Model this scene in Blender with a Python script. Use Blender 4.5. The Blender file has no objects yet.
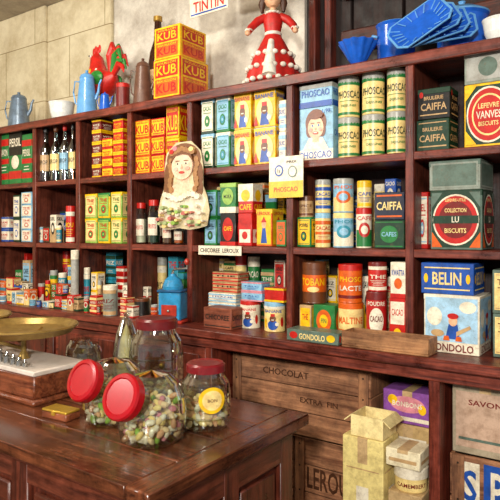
import bpy,bmesh,math,random
from mathutils import Matrix,Vector
random.seed(7)
H=1.5;F=590.0;CA,SA=.813,.582
def pos(px,Y):
    t=(px-250)/F; den=CA+SA*t
    return Y*(-SA+CA*t)/den, Y/den
def zat(py,d): return H-(py-231)*d/F
R0,R1,R2,R3=2.185,1.805,1.43,1.05
CEIL={R0:9,R1:2.146,R2:1.771,R3:1.396}
SC=bpy.context.scene
# ---------------- materials
def lin(h):
    h=h.lstrip('#');o=[]
    for i in (0,2,4):
        c=int(h[i:i+2],16)/255
        o.append(c/12.92 if c<.04045 else ((c+.055)/1.055)**2.4)
    return (*o,1)
MC={}
def nodes(name):
    m=bpy.data.materials.new(name);m.use_nodes=True
    nt=m.node_tree;b=nt.nodes['Principled BSDF']
    return m,nt,b
def paint(col,rough=.36,metal=0,var=.26,sc=26,wear=.62):
    k=('p',col,rough,metal,wear)
    if k in MC:return MC[k]
    m,nt,b=nodes('paint_'+col);L=nt.links.new
    tc=nt.nodes.new('ShaderNodeTexCoord');n=nt.nodes.new('ShaderNodeTexNoise')
    n.inputs['Scale'].default_value=sc;n.inputs['Detail'].default_value=8;n.inputs['Roughness'].default_value=.7
    cr=nt.nodes.new('ShaderNodeValToRGB')
    c=lin(col)
    cr.color_ramp.elements[0].position=.3;cr.color_ramp.elements[1].position=.58
    cr.color_ramp.elements[0].color=(c[0]*(1-var*1.6),c[1]*(1-var*1.8),c[2]*(1-var*2),1)
    cr.color_ramp.elements[1].color=c
    n2=nt.nodes.new('ShaderNodeTexNoise');n2.inputs['Scale'].default_value=55;n2.inputs['Detail'].default_value=9;n2.inputs['Roughness'].default_value=.8
    c2=nt.nodes.new('ShaderNodeValToRGB');c2.color_ramp.elements[0].position=.55;c2.color_ramp.elements[0].color=(0,0,0,1);c2.color_ramp.elements[1].position=.7;c2.color_ramp.elements[1].color=(wear,wear,wear,1)
    mx=nt.nodes.new('ShaderNodeMixRGB');mx.inputs['Color2'].default_value=lin('6a5038')
    L(tc.outputs['Object'],n.inputs['Vector']);L(n.outputs['Fac'],cr.inputs['Fac'])
    L(tc.outputs['Object'],n2.inputs['Vector']);L(n2.outputs['Fac'],c2.inputs['Fac']);L(c2.outputs['Color'],mx.inputs['Fac'])
    L(cr.outputs['Color'],mx.inputs['Color1']);L(mx.outputs['Color'],b.inputs['Base Color'])
    b.inputs['Roughness'].default_value=rough;b.inputs['Metallic'].default_value=metal
    MC[k]=m;return m
def wood(name,c1,c2,axis='x',rough=.4,sc=1.0,bump=.2):
    if name in MC:return MC[name]
    m,nt,b=nodes(name)
    tc=nt.nodes.new('ShaderNodeTexCoord');mp=nt.nodes.new('ShaderNodeMapping')
    s={'x':(3,45,45),'y':(45,3,45),'z':(45,45,3)}[axis]
    mp.inputs['Scale'].default_value=[v*sc for v in s]
    n=nt.nodes.new('ShaderNodeTexNoise');n.inputs['Scale'].default_value=1;n.inputs['Detail'].default_value=10
    n.inputs['Roughness'].default_value=.7;n.inputs['Distortion'].default_value=.8
    n2=nt.nodes.new('ShaderNodeTexNoise');n2.inputs['Scale'].default_value=11;n2.inputs['Detail'].default_value=10;n2.inputs['Roughness'].default_value=.75
    cr=nt.nodes.new('ShaderNodeValToRGB');cr.color_ramp.elements[0].position=.36;cr.color_ramp.elements[1].position=.64
    cr.color_ramp.elements[0].color=lin(c1);cr.color_ramp.elements[1].color=lin(c2)
    mx=nt.nodes.new('ShaderNodeMixRGB');mx.blend_type='MULTIPLY';mx.inputs['Fac'].default_value=.8
    cr2=nt.nodes.new('ShaderNodeValToRGB');cr2.color_ramp.elements[0].position=.36;cr2.color_ramp.elements[0].color=(.3,.28,.27,1);cr2.color_ramp.elements[1].position=.62;cr2.color_ramp.elements[1].color=(1.05,1.02,1,1)
    bp=nt.nodes.new('ShaderNodeBump');bp.inputs['Strength'].default_value=bump;bp.inputs['Distance'].default_value=.01
    mr=nt.nodes.new('ShaderNodeMapRange');mr.inputs['From Min'].default_value=.35;mr.inputs['From Max'].default_value=.65;mr.inputs['To Min'].default_value=rough*.75;mr.inputs['To Max'].default_value=min(1,rough*1.4)
    L=nt.links.new
    L(tc.outputs['Object'],mp.inputs['Vector']);L(mp.outputs['Vector'],n.inputs['Vector']);L(tc.outputs['Object'],n2.inputs['Vector'])
    L(n.outputs['Fac'],cr.inputs['Fac']);L(n2.outputs['Fac'],cr2.inputs['Fac'])
    L(cr.outputs['Color'],mx.inputs['Color1']);L(cr2.outputs['Color'],mx.inputs['Color2'])
    L(mx.outputs['Color'],b.inputs['Base Color']);L(n.outputs['Fac'],bp.inputs['Height']);L(bp.outputs['Normal'],b.inputs['Normal'])
    L(n2.outputs['Fac'],mr.inputs['Value']);L(mr.outputs['Result'],b.inputs['Roughness'])
    MC[name]=m;return m
def glass(name,tint,add=.07,rough=.03):
    if name in MC:return MC[name]
    m=bpy.data.materials.new(name);m.use_nodes=True;nt=m.node_tree;nt.nodes.clear()
    o=nt.nodes.new('ShaderNodeOutputMaterial');t=nt.nodes.new('ShaderNodeBsdfTransparent');t.inputs['Color'].default_value=lin(tint)
    g=nt.nodes.new('ShaderNodeBsdfGlossy');g.inputs['Roughness'].default_value=rough
    lw=nt.nodes.new('ShaderNodeLayerWeight');lw.inputs['Blend'].default_value=.4
    ma=nt.nodes.new('ShaderNodeMath');ma.operation='MULTIPLY_ADD';ma.inputs[1].default_value=.8;ma.inputs[2].default_value=add
    mx=nt.nodes.new('ShaderNodeMixShader');L=nt.links.new
    L(lw.outputs['Facing'],ma.inputs[0]);L(ma.outputs[0],mx.inputs['Fac']);L(t.outputs[0],mx.inputs[1]);L(g.outputs[0],mx.inputs[2]);L(mx.outputs[0],o.inputs['Surface'])
    MC[name]=m;return m
def plaster(name,c1,c2,c3,block=False):
    m,nt,b=nodes(name);L=nt.links.new
    tc=nt.nodes.new('ShaderNodeTexCoord');n=nt.nodes.new('ShaderNodeTexNoise');n.inputs['Scale'].default_value=4;n.inputs['Detail'].default_value=12;n.inputs['Roughness'].default_value=.78
    cr=nt.nodes.new('ShaderNodeValToRGB');cr.color_ramp.elements[0].position=.35;cr.color_ramp.elements[1].position=.62
    cr.color_ramp.elements[0].color=lin(c1);cr.color_ramp.elements[1].color=lin(c2)
    L(tc.outputs['Object'],n.inputs['Vector']);L(n.outputs['Fac'],cr.inputs['Fac'])
    out=cr.outputs['Color']
    if block:
        mp=nt.nodes.new('ShaderNodeMapping');mp.inputs['Rotation'].default_value=(math.radians(-90),0,0);mp.inputs['Location'].default_value=(.12,.1,0)
        bt=nt.nodes.new('ShaderNodeTexBrick');bt.inputs['Scale'].default_value=1;bt.inputs['Brick Width'].default_value=.72;bt.inputs['Row Height'].default_value=.42
        bt.inputs['Mortar Size'].default_value=.004;bt.inputs['Mortar Smooth'].default_value=.7
        bt.inputs['Color1'].default_value=(1,1,1,1);bt.inputs['Color2'].default_value=(.9,.9,.88,1);bt.inputs['Mortar'].default_value=lin(c3)
        mx=nt.nodes.new('ShaderNodeMixRGB');mx.blend_type='MULTIPLY';mx.inputs['Fac'].default_value=1
        L(tc.outputs['Object'],mp.inputs['Vector']);L(mp.outputs['Vector'],bt.inputs['Vector']);L(out,mx.inputs['Color1']);L(bt.outputs['Color'],mx.inputs['Color2']);out=mx.outputs['Color']
    bp=nt.nodes.new('ShaderNodeBump');bp.inputs['Strength'].default_value=.5;bp.inputs['Distance'].default_value=.02
    L(n.outputs['Fac'],bp.inputs['Height']);L(bp.outputs['Normal'],b.inputs['Normal']);L(out,b.inputs['Base Color'])
    b.inputs['Roughness'].default_value=.85;return m
C=dict(R='c41c14',Y='f4c00e',G='237a3a',DG='173a26',K='161514',W='eee4cc',B='1c50a8',LB='8abcd8',O='de6010',BR='6b3a1c',P='7a4596',S='eab48c',T='c4a070',GR='8f988c',PK='dc8c98',LG='94bc50',CR='f4d88c',GG='5e7266',TQ='2a90a8',DR='741410',ST='a8a8a0')
def col(c): return paint(C.get(c,c))
# ---------------- text cache
TX={}
def glyphs(s):
    if s in TX:return TX[s]
    cu=bpy.data.curves.new('t','FONT');cu.body=s;cu.resolution_u=2;cu.offset=.018
    o=bpy.data.objects.new('t',cu);SC.collection.objects.link(o)
    dg=bpy.context.evaluated_depsgraph_get();dg.update()
    me=bpy.data.meshes.new_from_object(o.evaluated_get(dg))
    vs=[(v.co.x,v.co.y) for v in me.vertices];fs=[tuple(p.vertices) for p in me.polygons]
    bpy.data.objects.remove(o);bpy.data.curves.remove(cu);bpy.data.meshes.remove(me)
    if not vs:TX[s]=([],[]);return TX[s]
    x0=min(v[0] for v in vs);x1=max(v[0] for v in vs);y0=min(v[1] for v in vs);y1=max(v[1] for v in vs)
    vs=[((x-x0)/(x1-x0)-.5,(y-y0)/(y1-y0)-.5) for x,y in vs]
    TX[s]=(vs,fs);return TX[s]
# ---------------- mesh builder
class MB:
    def __init__(s): s.v=[];s.f=[];s.m=[];s.sm=[];s.mats=[]
    def add(s,vs,fs,mat,smooth=False,M=None):
        if mat not in s.mats:s.mats.append(mat)
        mi=s.mats.index(mat);o=len(s.v)
        for p in vs:
            p=Vector(p)
            if M is not None:p=M@p
            s.v.append(p)
        for f in fs:
            s.f.append([i+o for i in f]);s.m.append(mi);s.sm.append(smooth)
    def box(s,x0,x1,y0,y1,z0,z1,mat,bev=.0,M=None,seg=1):
        bm=bmesh.new();bmesh.ops.create_cube(bm,size=1)
        for v in bm.verts:v.co=Vector(((x0+x1)/2+v.co.x*(x1-x0),(y0+y1)/2+v.co.y*(y1-y0),(z0+z1)/2+v.co.z*(z1-z0)))
        if bev>0:bmesh.ops.bevel(bm,geom=bm.edges[:],offset=min(bev,(x1-x0)*.4,(y1-y0)*.4,(z1-z0)*.4),segments=seg,affect='EDGES')
        bm.verts.index_update()
        s.add([v.co.copy() for v in bm.verts],[[v.index for v in f.verts] for f in bm.faces],mat,False,M);bm.free()
    def lathe(s,prof,mats,n=28,M=None):
        k=len(prof)
        vs=[(r*math.cos(2*math.pi*j/n),r*math.sin(2*math.pi*j/n),z) for r,z in prof for j in range(n)]
        for i in range(k-1):
            mt=mats[i] if isinstance(mats,list) else mats
            fs=[(j,(j+1)%n,n+(j+1)%n,n+j) for j in range(n)]
            s.add(vs[i*n:(i+2)*n],fs,mt,True,M)
    def ball(s,c,r,mat,n=16,M=None,rot=None):
        if not hasattr(r,'__len__'):r=(r,r,r)
        T=Matrix.Translation(c)@(rot or Matrix.Identity(4))@Matrix.Diagonal((*r,1))
        if M is not None:T=M@T
        k=max(6,n//2)
        s.lathe([(max(1e-4,math.sin(math.pi*i/k)),-math.cos(math.pi*i/k)) for i in range(k+1)],mat,n,T)
    def sweep(s,pts,rad,mat,n=10,M=None):
        pts=[Vector(p) for p in pts]
        if not hasattr(rad,'__len__'):rad=[rad]*len(pts)
        vs=[];up=Vector((0.13,.21,1)).normalized()
        for i,p in enumerate(pts):
            t=(pts[min(i+1,len(pts)-1)]-pts[max(i-1,0)]).normalized()
            a=t.cross(up)
            if a.length<.1:a=t.cross(Vector((1,0,0)))
            a.normalize();b=a.cross(t)
            for j in range(n):
                an=2*math.pi*j/n;vs.append(p+(a*math.cos(an)+b*math.sin(an))*rad[i])
        fs=[(i*n+j,i*n+(j+1)%n,(i+1)*n+(j+1)%n,(i+1)*n+j) for i in range(len(pts)-1) for j in range(n)]
        fs.append(list(range(n))[::-1]);fs.append([(len(pts)-1)*n+j for j in range(n)])
        s.add(vs,fs,mat,True,M)
    def prism(s,pts,y0,y1,mat,M=None):
        n=len(pts)
        vs=[(x,y0,z) for x,z in pts]+[(x,y1,z) for x,z in pts]
        fs=[list(range(n)),[n+i for i in range(n)][::-1]]+[(i,n+i,n+(i+1)%n,(i+1)%n) for i in range(n)]
        s.add(vs,fs,mat,False,M)
    def draw(s,dec,mp,ns=1,M=None):
        for i,d in enumerate(dec):
            e=.0007+.00035*i
            if d[0]=='r':
                _,u0,v0,u1,v1,c=d;vs=[];fs=[]
                for k in range(ns+1):
                    u=u0+(u1-u0)*k/ns;vs+=[mp(u,v0,e),mp(u,v1,e)]
                fs=[(2*k,2*k+2,2*k+3,2*k+1) for k in range(ns)];s.add(vs,fs,col(c),ns>1,M)
            elif d[0]=='e':
                _,uc,vc,ru,rv,c=d;vs=[];N=14
                for k in range(N+1):
                    a=math.pi*k/N;u=uc-ru*math.cos(a);h=rv*math.sin(a)+1e-5;vs+=[mp(u,vc-h,e),mp(u,vc+h,e)]
                s.add(vs,[(2*k,2*k+2,2*k+3,2*k+1) for k in range(N)],col(c),ns>1,M)
            elif d[0]=='t':
                _,t,uc,vc,w,h,c=d;g,f=glyphs(t)
                s.add([mp(uc+x*w,vc+y*h,e+.0003) for x,y in g],f,col(c),False,M)
            elif d[0]=='p':
                _,pts,c=d;s.add([mp(u,v,e) for u,v in pts],[list(range(len(pts)))],col(c),False,M)
    def make(s,name,loc=(0,0,0),rz=0,ang=38):
        me=bpy.data.meshes.new(name);me.from_pydata([tuple(v) for v in s.v],[],s.f)
        for m in s.mats:me.materials.append(m)
        me.polygons.foreach_set('material_index',s.m);me.polygons.foreach_set('use_smooth',s.sm);me.update()
        try:me.set_sharp_from_angle(angle=math.radians(ang))
        except Exception:pass
        o=bpy.data.objects.new(name,me);o.location=loc;o.rotation_euler=(0,0,rz);SC.collection.objects.link(o);return o
# ---------------- designs
def lines(v0,v1,n,c,u0=.2,u1=.8):
    o=[]
    for k in range(n):
        v=v0+(v1-v0)*k/max(1,n-1);q=random.uniform(0,.12);o.append(('r',u0+q,v,u1-q,v+.018,c))
    return o
def D(kind,a='R',b='Y',c='K',t='CAFE',t2=None):
    if kind=='band':return [('r',0,0,1,.14,b),('r',0,.84,1,.98,b),('t',t,.5,.55,.75,.16,c),('r',.15,.38,.85,.4,c)]+lines(.2,.32,3,c)+([('t',t2,.5,.7,.5,.08,c)] if t2 else [])
    if kind=='panel':return [('r',.08,.08,.92,.92,b),('r',.12,.11,.88,.13,a),('r',.12,.87,.88,.89,a),('t',t,.5,.72,.62,.13,c),('r',.2,.58,.8,.6,c),('e',.5,.36,.2,.16,c),('e',.5,.36,.14,.11,a),('e',.5,.36,.06,.05,b)]
    if kind=='fig':return [('r',0,.86,1,.98,b),('e',.5,.42,.4,.38,'CR'),('p',[(.28,.06),(.72,.06),(.64,.42),(.36,.42)],'B'),('e',.5,.48,.16,.13,'BR'),('r',.38,.57,.62,.68,'R'),('r',.42,.42,.58,.45,'W'),('e',.72,.26,.1,.08,'W'),('t',t,.5,.84,.86,.12,c),('p',[(.0,.06),(.2,.06),(.1,.34)],'R')]
    if kind=='figc':return [('r',0,.86,1,.98,b),('t',t,.5,.78,.7,.12,c),('e',.5,.22,.2,.2,'B'),('e',.5,.48,.12,.13,'BR'),('r',.42,.57,.58,.68,'R'),('r',.45,.42,.55,.45,'W'),('e',.66,.26,.07,.08,'W'),('e',.2,.3,.06,.2,'Y'),('e',.85,.35,.06,.2,'R')]
    if kind=='stripe':return [('r',0,.1,1,.22,b),('r',0,.4,1,.5,b),('r',0,.75,1,.88,b),('t',t,.5,.62,.8,.14,c)]+lines(.27,.33,2,c)
    if kind=='cube':return [('r',.06,.08,.94,.92,b),('t','BOUILLON',.5,.83,.75,.1,c),('t','KUB',.5,.46,.86,.46,c),('r',.12,.13,.88,.18,c)]
    if kind=='half':return [('r',0,0,1,.5,b),('e',.5,.5,.3,.22,c),('t',t,.5,.85,.8,.12,c),('e',.5,.5,.18,.13,a)]
    return []
def BT(name,pl,pr,pt,base,dec=(),body='W',lid=None,Yf=2.23,depth=.1,side=None,n=1,rz=0,wm=None):
    x0,_=pos(pl,Yf);x1,_=pos(pr,Yf);_,d=pos((pl+pr)/2,Yf)
    zt=zat(pt,d)
    if base in CEIL:zt=min(zt,CEIL[base])
    h=(zt-base)/n;w=(x1-x0)*.97;z=base
    for i in range(n):
        mb=MB();bm_=wm or col(body)
        mb.box(-w/2,w/2,-depth/2,depth/2,0,h-.0006,bm_,.0025)
        if lid:
            lh=min(.022,h*.2);mb.box(-w/2-.0012,w/2+.0012,-depth/2-.0012,depth/2+.0012,h-lh,h-.0003,col(lid),.002)
        mp=lambda u,v,e:(-w/2+u*w,-depth/2-e-(.0012 if lid else 0),v*h)
        ms=lambda u,v,e:(w/2+e+(.0012 if lid else 0),-depth/2+u*depth,v*h)
        mb.draw(dec,mp);mb.draw(side if side is not None else dec,ms)
        mb.make(name,((x0+x1)/2+random.uniform(-.001,.001),Yf+depth/2,z+.0003),rz+random.uniform(-.025,.025));z+=h
    return z
def CT(name,pl,pr,pt,base,dec=(),body='W',lid='ST',Yf=2.23,n=1,rz=.42,rmax=.075):
    xm,d=pos((pl+pr)/2,Yf+.045);r=min(rmax,(pr-pl)/2*d/F)*.97
    xm,d=pos((pl+pr)/2,Yf+r)
    zt=zat(pt,d)
    if base in CEIL:zt=min(zt,CEIL[base])
    h=(zt-base)/n;z=base
    for i in range(n):
        mb=MB();b=col(body);l=col(lid);hh=h-.0008
        mb.lathe([(1e-4,0),(r*.97,0),(r,.003),(r*.985,.006),(r*.985,hh*.84),(r,hh*.845),(r,hh-.004),(r*.97,hh),(r*.93,hh-.003),(1e-4,hh-.003)],[b,b,b,b,b,l,l,l,l],32)
        mb.draw(dec,lambda u,v,e:((r*.985+e+(.0006 if v>.84 else 0))*math.sin((u-.5)*2.5),-(r*.985+e)*math.cos((u-.5)*2.5),.006+v*hh*.83),10)
        mb.make(name,(xm,Yf+r,z+.0003),rz+random.uniform(-.15,.15));z+=h
    return z
# ---------------- room shell
SX0,SX1=-4.22,-.36
def room():
    st=plaster('stone_blocks','bfae8a','e4d8b8','9a8a68',True);pl=plaster('old_plaster','a89e90','dcd6c8','000000')
    mb=MB();mb.box(-4.9,-1.52,2.6,2.8,0,3.1,pl);mb.make('wall_back')
    x,_=pos(112,2.58);x2,_=pos(39,2.5)
    mb=MB();mb.box(x2,x,2.57,2.6,0,3.1,st,.006);mb.box(-4.9,x2,2.545,2.6,0,3.1,st,.01);mb.make('wall_back_stonework')
    mb=MB();mb.box(-4.9,-4.7,-2.5,2.545,0,3.1,st);mb.make('wall_left')
    dk=wood('dark_boards','120a08','2c1712','z',.6)
    mb=MB();
    for i in range(12):
        a=-1.52+i*.26;mb.box(a,a+.252,2.62,2.66,0,3.1,dk,.006)
    mb.box(-1.52,1.6,2.66,2.8,0,3.1,dk);mb.make('wall_back_boarding')
    bw=wood('beam_wood','2a120c','6a3020','x',.55)
    mb=MB();mb.box(-1.3,1.6,2.56,2.62,2.36,2.46,bw,.008);mb.make('trim_1')
    mb=MB();mb.box(-1.3,1.6,2.54,2.62,2.62,2.72,bw,.008);mb.make('trim_2')
    pw=wood('post_wood','3a120c','7a3020','z',.45)
    for i,(a,b) in enumerate(((302,309),(318,325))):
        xa,_=pos(a,2.5);xb,_=pos(b,2.5)
        mb=MB();mb.box(xa,xb,2.56,2.62,2.0,3.0,pw,.006);mb.make('trim_%d'%(3+i))
    fl=wood('floor_boards','3a2416','6a4830','x',.5,.6)
    mb=MB()
    for i in range(26):
        y=-2.5+i*.2;mb.box(-4.9,1.6,y,y+.196,-.04,0,fl)
    mb.make('floor')
    cl=plaster('ceiling_plaster','8c8070','b5a994','000000')
    mb=MB();mb.box(-4.9,1.6,-2.5,2.8,3.1,3.2,cl);mb.make('ceiling')
room()
# ---------------- shelving
WX=wood('shelf_wood','42130c','94422e','x',.34);WZ=wood('shelf_wood_v','3e100b','8a3c29','z',.34)
WD=wood('shelf_back','180a07','40201a','z',.6);WI=wood('shelf_side','3c160e','7c3e2c','z',.4)
POSTS=[-4.2,-3.64,-3.22,-2.8,-2.37,-1.94,-1.36,-.82,-.375]
def shelves():
    mb=MB()
    mb.box(SX0,SX1,2.525,2.54,.06,2.16,WD)
    for z,t in ((R0,.037),(R1,.032),(R2,.032)):
        mb.box(SX0,SX1,2.2,2.525,z-t,z-.0005,WX,.003)
    mb.box(SX0,SX1,2.185,2.2,R0-.05,R0-.006,WX,.004)
    for p in POSTS:
        mb.box(p-.011,p+.011,2.21,2.525,R3,R0-.03,WI)
        mb.box(p-.017,p+.017,2.196,2.214,R3,R0-.03,WZ,.003)
    mb.box(SX0,SX1,2.06,2.525,R3-.038,R3-.0005,WX,.005)
    mb.box(SX0,SX1,2.085,2.11,R3-.085,R3-.038,WX,.004)
    for p in (-4.2,-3.5,-2.9,-2.3,-1.73,-.69,-.375):
        mb.box(p-.02,p+.02,2.09,2.525,.06,R3-.04,WZ,.003)
    mb.box(SX0,SX1,2.09,2.525,.2,.24,WX,.003);mb.box(SX0,SX1,2.12,2.14,0,.2,WX)
    P=[-4.2,-3.5,-2.9,-2.3,-1.73]
    for a,b in zip(P[:-1],P[1:]):
        for k in range(3):
            z0=.25+k*.24
            mb.box(a+.025,b-.025,2.1,2.12,z0,z0+.23,WX,.004);mb.box(a+.06,b-.06,2.093,2.1,z0+.035,z0+.195,WZ,.004)
            mb.ball(((a+b)/2,2.08,z0+.115),.016,paint('b08a40',.3,.9))
    mb.make('shelving_unit')
shelves()
cols=['R','W','B','CR','G','Y','O','LB','T','DG','W','CR','R','TQ']
words=['THE','SEL','CAFE','RIZ','POIVRE','SAVON','CACAO','ANIS']
NM=['spice_tin','tea_packet','soap_box','sugar_packet','starch_box']
def clutter(base,pl,pr,wmin,wmax,tmin,tmax,Yf,names):
    p=pl
    while p<pr-wmin*.6:
        w=min(random.uniform(wmin,wmax),pr-p);a=random.choice(cols);b=random.choice([c for c in cols if c!=a]);c='K' if a in('W','CR','Y','LB','T') else 'W'
        if c==b:c='R'
        h=random.uniform(tmin,tmax);kd=random.choice(['band','panel','stripe','half']);X,d=pos(p+w/2,Yf)
        y=231-(base+h-H)*F/d
        if random.random()<.25:CT(random.choice(names),p,p+w,y,base,D(kd,a,b,c,random.choice(words)),a,random.choice(['R','ST','W']),Yf=Yf)
        else:BT(random.choice(names),p,p+w,y,base,D(kd,a,b,c,random.choice(words)),a,depth=.06,Yf=Yf,n=random.choice([1,2,3]) if h>.1 else 1)
        p+=w+.5
# ---------------- ROW 1
BT('washing_powder_box',0,9,128,R1,D('stripe','G','R','W','SAVON'),'G',depth=.1)
BT('washing_powder_box',9,22,132,R1,[('r',0,.55,1,1,'K'),('t','PERSIL',.5,.8,.9,.16,'W'),('r',0,.1,1,.25,'R'),('e',.5,.42,.3,.13,'W')],'G',depth=.1)
BT('washing_powder_box',22,32,134,R1,D('stripe','G','R','W','PERSIL'),'G',depth=.09)
def bottle(px,wpx,pt,base,tint,lab,Yf=2.27,cap='R',name='glass_bottle'):
    X,d=pos(px,Yf);r=wpx/2*d/F;h=zat(pt,d)-base
    if base in CEIL:h=min(h,CEIL[base]-base-.003)
    g=glass('glass_'+tint,tint,.16);mb=MB()
    mb.lathe([(1e-4,.004),(r*.9,.002),(r,.01),(r,h*.55),(r*.85,h*.63),(r*.36,h*.74),(r*.32,h*.92),(r*.42,h*.925),(r*.42,h*.95)],g,24)
    mb.lathe([(r*.3,h*.9),(r*.44,h*.93),(r*.44,h),(1e-4,h)],col(cap),20)
    if lab:mb.draw([('r',.1,.2,.9,.5,lab),('t','SIROP',.5,.36,.6,.08,'K')],lambda u,v,e:((r+.0004+e)*math.sin((u-.5)*2.6),-(r+.0004+e)*math.cos((u-.5)*2.6),v*h),10)
    mb.make(name,(X,Yf,base+.0003),.4)
bottle(46,12,121,R1,'c4d8c8','T',cap='K');bottle(56,11,124,R1,'b0c4c0','CR',cap='BR');bottle(65,10,120,R1,'d0dcdc','LB',cap='R');bottle(73,8,122,R1,'a08468','CR',cap='K')
bottle(50,9,126,R1,'b09878','W',2.4,'K');bottle(60,9,126,R1,'c4d8c8','GR',2.4,'K')
BT('noodle_box',92,101,120,R1,D('band','R','Y','W','VITE'),'DR',n=5,depth=.09)
BT('noodle_box',102,112,138,R1,D('band','R','R','R','PATES'),'Y',n=4,depth=.1)
BT('noodle_box',113,123,119,R1,D('band','R','Y','Y','PATES'),'R',n=5,depth=.1)
BT('stock_cube_box',135,150,120,R1,D('cube','Y','Y','R'),'O',n=3,depth=.16)
BT('stock_cube_box',151,165,118,R1,D('cube','Y','Y','R'),'R',n=3,depth=.12)
BT('stock_cube_box',166,179,102,R1,D('cube','Y','R','Y'),'Y',n=2,depth=.12)
BT('cocoa_tin',201,214,98,R1,D('panel','G','W','G','CACAO'),'DG',lid='LB',n=2,depth=.08)
BT('cocoa_tin',216,230,97,R1,D('panel','TQ','LB','G','CACAO'),'G',lid='W',n=2,depth=.08)
BT('banana_cocoa_tin',234,251,93,R1,D('fig','Y','Y','R','BANANE'),'Y',lid='CR',n=2,depth=.09)
BT('banana_cocoa_tin',254,276,90,R1,D('fig','Y','Y','B','BANANE'),'Y',lid='LB',n=2,depth=.07)
BT('sugar_box',279,286,100,R1,D('stripe','W','LB','B','SUC'),'W',n=2,depth=.08)
z=BT('breakfast_cocoa_tin',299,334,107,R1,[('r',0,0,1,.2,'W'),('t','PHOSCAO',.5,.1,.92,.13,'B'),('e',.5,.7,.31,.26,'7a4020'),('e',.31,.56,.1,.13,'7a4020'),('e',.69,.56,.1,.13,'7a4020'),('p',[(.12,.2),(.88,.2),(.7,.42),(.3,.42)],'W'),('p',[(.4,.34),(.6,.34),(.57,.5),(.43,.5)],'S'),('e',.5,.61,.23,.21,'f2c4a0'),('e',.41,.65,.045,.022,'W'),('e',.59,.65,.045,.022,'W'),('e',.41,.65,.022,.02,'B'),('e',.59,.65,.022,.02,'B'),('r',.36,.69,.46,.702,'7a4020'),('r',.54,.69,.64,.702,'7a4020'),('e',.5,.585,.022,.025,'e0a080'),('e',.36,.57,.05,.035,'eda090'),('e',.64,.57,.05,.035,'eda090'),('e',.5,.51,.08,.027,'R'),('e',.5,.515,.055,.012,'W'),('e',.5,.83,.22,.06,'7a4020'),('t','1,95',.83,.9,.24,.08,'B')],'LB',depth=.09,side=[('t','CACAO',.5,.5,.8,.12,'B')])
BT('breakfast_cocoa_tin',299,333,84,z,[('r',0,0,1,.25,'B'),('t','PHOSCAO',.5,.6,.85,.3,'B')],'LB',lid='ST',depth=.09)
for a,b in ((338,360),(362,385),(387,407)):
    CT('cocoa_canister',a,b,{338:77,362:71,387:68}[a],R1,[('r',-.1,.9,1.1,1.0,'G'),('t','PHOSCAO',.5,.62,.95,.22,'DG'),('r',.1,.42,.9,.44,'G'),('t','DEJEUNER',.5,.28,.6,.09,'G'),('r',-.1,.02,1.1,.1,'G')],'CR','ST',n=2)
z=BT('coffee_tin',416,450,119,R1,[('t','CAIFFA',.5,.4,.8,.22,'T'),('t','BRULERIE',.5,.68,.6,.12,'T'),('r',.08,.12,.92,.16,'T'),('r',.08,.87,.92,.9,'T')],'DG',depth=.11)
BT('coffee_tin',417,450,88,z,[('t','CAIFFA',.5,.4,.8,.24,'T'),('t','BRULERIE',.5,.68,.6,.12,'T'),('r',.08,.12,.92,.16,'T'),('e',.12,.8,.06,.1,'R')],'K',lid='DG',depth=.11)
z=BT('biscuit_tin',464,516,82,R1,[('r',.03,.04,.97,.96,'DG'),('e',.5,.5,.45,.44,'W'),('e',.5,.5,.42,.41,'R'),('e',.5,.5,.34,.33,'CR'),('e',.5,.5,.31,.3,'R'),('t','LEFEVRE',.5,.64,.42,.08,'CR'),('t','VANVES',.5,.5,.5,.12,'W'),('t','BISCUITS',.5,.36,.4,.07,'CR'),('p',[(.03,.04),(.26,.04),(.03,.27)],'Y'),('p',[(.97,.04),(.97,.27),(.74,.04)],'Y'),('p',[(.03,.96),(.03,.73),(.26,.96)],'Y'),('p',[(.97,.96),(.74,.96),(.97,.73)],'Y')],'Y',depth=.16)
BT('biscuit_tin',464,514,50,z,[('r',.05,.1,.95,.9,'ST'),('e',.5,.5,.2,.3,'GG')],'GR',lid='ST',depth=.15)
# ---------------- ROW 2
BT('sugar_packet',0,9,217,R2,D('band','W','B','R','SUCRE'),'W',n=2)
BT('tea_packet',13,20,195,R2,D('panel','W','W','B','THE'),'DG',n=2)
BT('tea_packet',21,32,192,R2,D('panel','W','W','R','THE'),'LB',n=4)
clutter(R2,37,64,5,7,.09,.17,2.23,NM)
CT('mustard_pot',66,76,206,R2,D('band','R','W','Y','MOU'),'R','R')
clutter(R2,2,30,6,10,.18,.28,2.4,NM);clutter(R2,38,74,6,9,.18,.28,2.38,NM)
clutter(R1,93,124,9,10,.25,.32,2.42,NM)
BT('tea_tin',85,97,194,R2,D('panel','G','CR','R','THE'),'LG',lid='Y',n=2,depth=.09)
BT('tea_tin',98,110,193,R2,D('panel','G','LG','R','THE'),'Y',lid='G',n=2,depth=.09)
BT('tea_tin',111,122,192,R2,D('panel','G','CR','G','THE'),'LG',lid='Y',n=2,depth=.09)
def jar(px,wpx,pt,base,lidc,fill,Yf=2.27,name='preserve_jar'):
    X,d=pos(px,Yf);r=wpx/2*d/F;h=zat(pt,d)-base;mb=MB();g=glass('clear_glass','e6efe8',.06)
    mb.lathe([(1e-4,.004),(r*.9,.002),(r,.012),(r,h*.72),(r*.8,h*.84),(r*.75,h*.88)],g,24)
    mb.lathe([(1e-4,.008),(r*.9,.008),(r*.93,h*.6),(1e-4,h*.62)],col(fill),20)
    mb.lathe([(r*.8,h*.86),(r*.85,h*.87),(r*.85,h-.002),(r*.8,h),(1e-4,h)],col(lidc),24)
    mb.draw([('r',.15,.2,.85,.6,'W'),('t','FRUITS',.5,.4,.5,.1,'R')],lambda u,v,e:((r+e)*math.sin((u-.5)*2.6),-(r+e)*math.cos((u-.5)*2.6),v*h),10)
    mb.make(name,(X,Yf,base+.0003),.4)
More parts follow.
